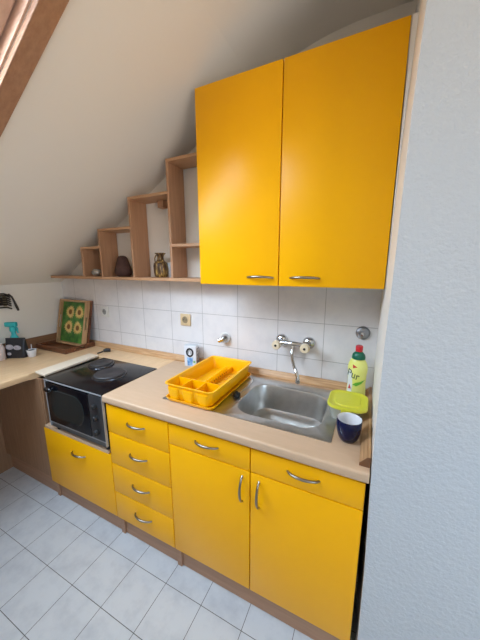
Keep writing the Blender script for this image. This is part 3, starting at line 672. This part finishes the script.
# ------------------------------------------------------------------ things on the left worktop
PM = Matrix.Translation((-2.262, -.452, CT+.0008)) @ Matrix.Rotation(math.radians(30), 4, 'Z')
PM = PM @ Matrix.Diagonal((1.08, 1, .93, 1))
pk = thing('snack_pouch', (-2.262, -.452, CT), 'black printed pouch standing on the left worktop', 'pouch')
b = loft(new(), [(rrect(0, 0, .120, .060, .015), 0), (rrect(0, 0, .124, .062, .018), .02), (rrect(0, 0, .122, .052, .018), .08), (rrect(0, 0, .120, .028, .012), .125), (rrect(0, 0, .122, .008, .003), .142), (rrect(0, 0, .122, .006, .0025), .150)], cap0=True, cap1=True, M=PM)
obj('pouch', b, mat('pouch_black', (.016, .017, .022), .35), pk, smooth=50)
gr = mottled('print_pale', (.30, .29, .33), (.5, .47, .5), 50, .5)
for (x, z, a_, c_) in ((-.022, .088, .024, .02), (.024, .082, .024, .018), (-.030, .036, .012, .012)):
    b = prism(new(), [(x+a_*math.cos(2*PI*k/14), z+c_*math.sin(2*PI*k/14)) for k in range(14)], -.0335, -.0322, 'xz', PM); obj('pale_print', b, gr, pk)
tl = thing('spray_bottle', (-2.337, -.418, CT), 'turquoise plastic trigger bottle behind the black pouch', 'bottle')
TEAL = mat('teal_plastic', (.03, .48, .50), .3); TM = Matrix.Translation((-2.335, -.425, CT+.0008)) @ Matrix.Scale(1.16, 4) @ Matrix.Rotation(math.radians(25), 4, 'Z')
obj('body', lathe(new(), [(0, 0), (.026, 0), (.029, .006), (.029, .09), (.022, .115), (.013, .13), (.013, .150), (0, .150)], (0, 0, 0), 24, sy=.8, M=TM), TEAL, tl, smooth=50)
obj('neck', lathe(new(), [(.017, .1505), (.018, .155), (.017, .178), (0, .178)], (0, 0, 0), 20, M=TM), TEAL, tl, smooth=50)
b = box(new(), -.042, .026, -.013, .013, .1785, .208, .006, TM); obj('spray_head', b, TEAL, tl, smooth=50)
obj('trigger', tube(new(), [(.018, 0, .180), (.028, 0, .168), (.026, 0, .150), (.030, 0, .138)], .0045, 8, M=TM), TEAL, tl, smooth=50)
cu = thing('small_cup', (-2.190, -.412, CT), 'tiny white cup beside the black pouch', 'cup')
obj('cup', lathe(new(), [(0, 0), (.021, 0), (.023, .003), (.031, .052), (.0295, .052), (.021, .006), (0, .005)], (-2.180, -.405, CT+.0006), 24), WHITEG, cu, smooth=50)
obj('stick', tube(new(), [(-2.186, -.400, CT+.045), (-2.193, -.395, CT+.088)], .0022, 6), WHITEG, cu, label='thin white stick')
obj('contents', lathe(new(), [(.0, .038), (.024, .038), (.0245, .044), (.012, .050), (0, .051)], (-2.180, -.405, CT+.0006), 20), BLACKP, cu, smooth=50, label='dark contents of the cup')
pb = thing('squeeze_bottle', (-2.352, -.552, CT), 'milky plastic bottle at the left edge of the worktop', 'bottle')
obj('body', lathe(new(), [(0, 0), (.032, 0), (.036, .005), (.036, .085), (.028, .105), (.014, .115), (0, .115)], (-2.300, -.545, CT+.0006), 26), mat('milky_plastic', (.68, .58, .54), .35), pb, smooth=50)
obj('cap', lathe(new(), [(.016, .1155), (.016, .138), (.013, .141), (0, .141)], (-2.300, -.545, CT+.0006), 20), WHITEG, pb, smooth=40)

# dark wire rack on the left wall
wr = thing('wire_rack', (XL, -.46, 1.25), 'dark bent-wire rack fixed to the left wall', 'rack')
IRON = mat('dark_iron', (.06, .05, .045), .35, .7)
obj('back_plate', bx(XL+.0008, XL+.006, -.66, -.40, 1.235, 1.285, bev=.002), IRON, wr)
for k, (zz, xx) in enumerate(((1.318, .02), (1.306, .05), (1.29, .052), (1.274, .055), (1.258, .055), (1.243, .05), (1.222, .04))):
    pts = [(XL+.008, -.68, zz-.03), (XL+xx, -.60, zz-.008), (XL+xx, -.50, zz), (XL+xx*.8, -.42, zz-.004), (XL+.008, -.385, zz-.02)]
    obj('wire', tube(new(), pts, .0055, 8), IRON, wr, smooth=60)
obj('hook', tube(new(), [(XL+.010, -.392, 1.310), (XL+.016, -.376, 1.290), (XL+.020, -.366, 1.25), (XL+.026, -.358, 1.21), (XL+.026, -.352, 1.185)], [.006, .006, .007, .009, .007], 10), IRON, wr, smooth=60)
obj('bracket', bx(XL+.009, XL+.02, -.432, -.412, 1.225, 1.30, bev=.002), mat('dull_brass', (.30, .24, .14), .35, .8), wr)
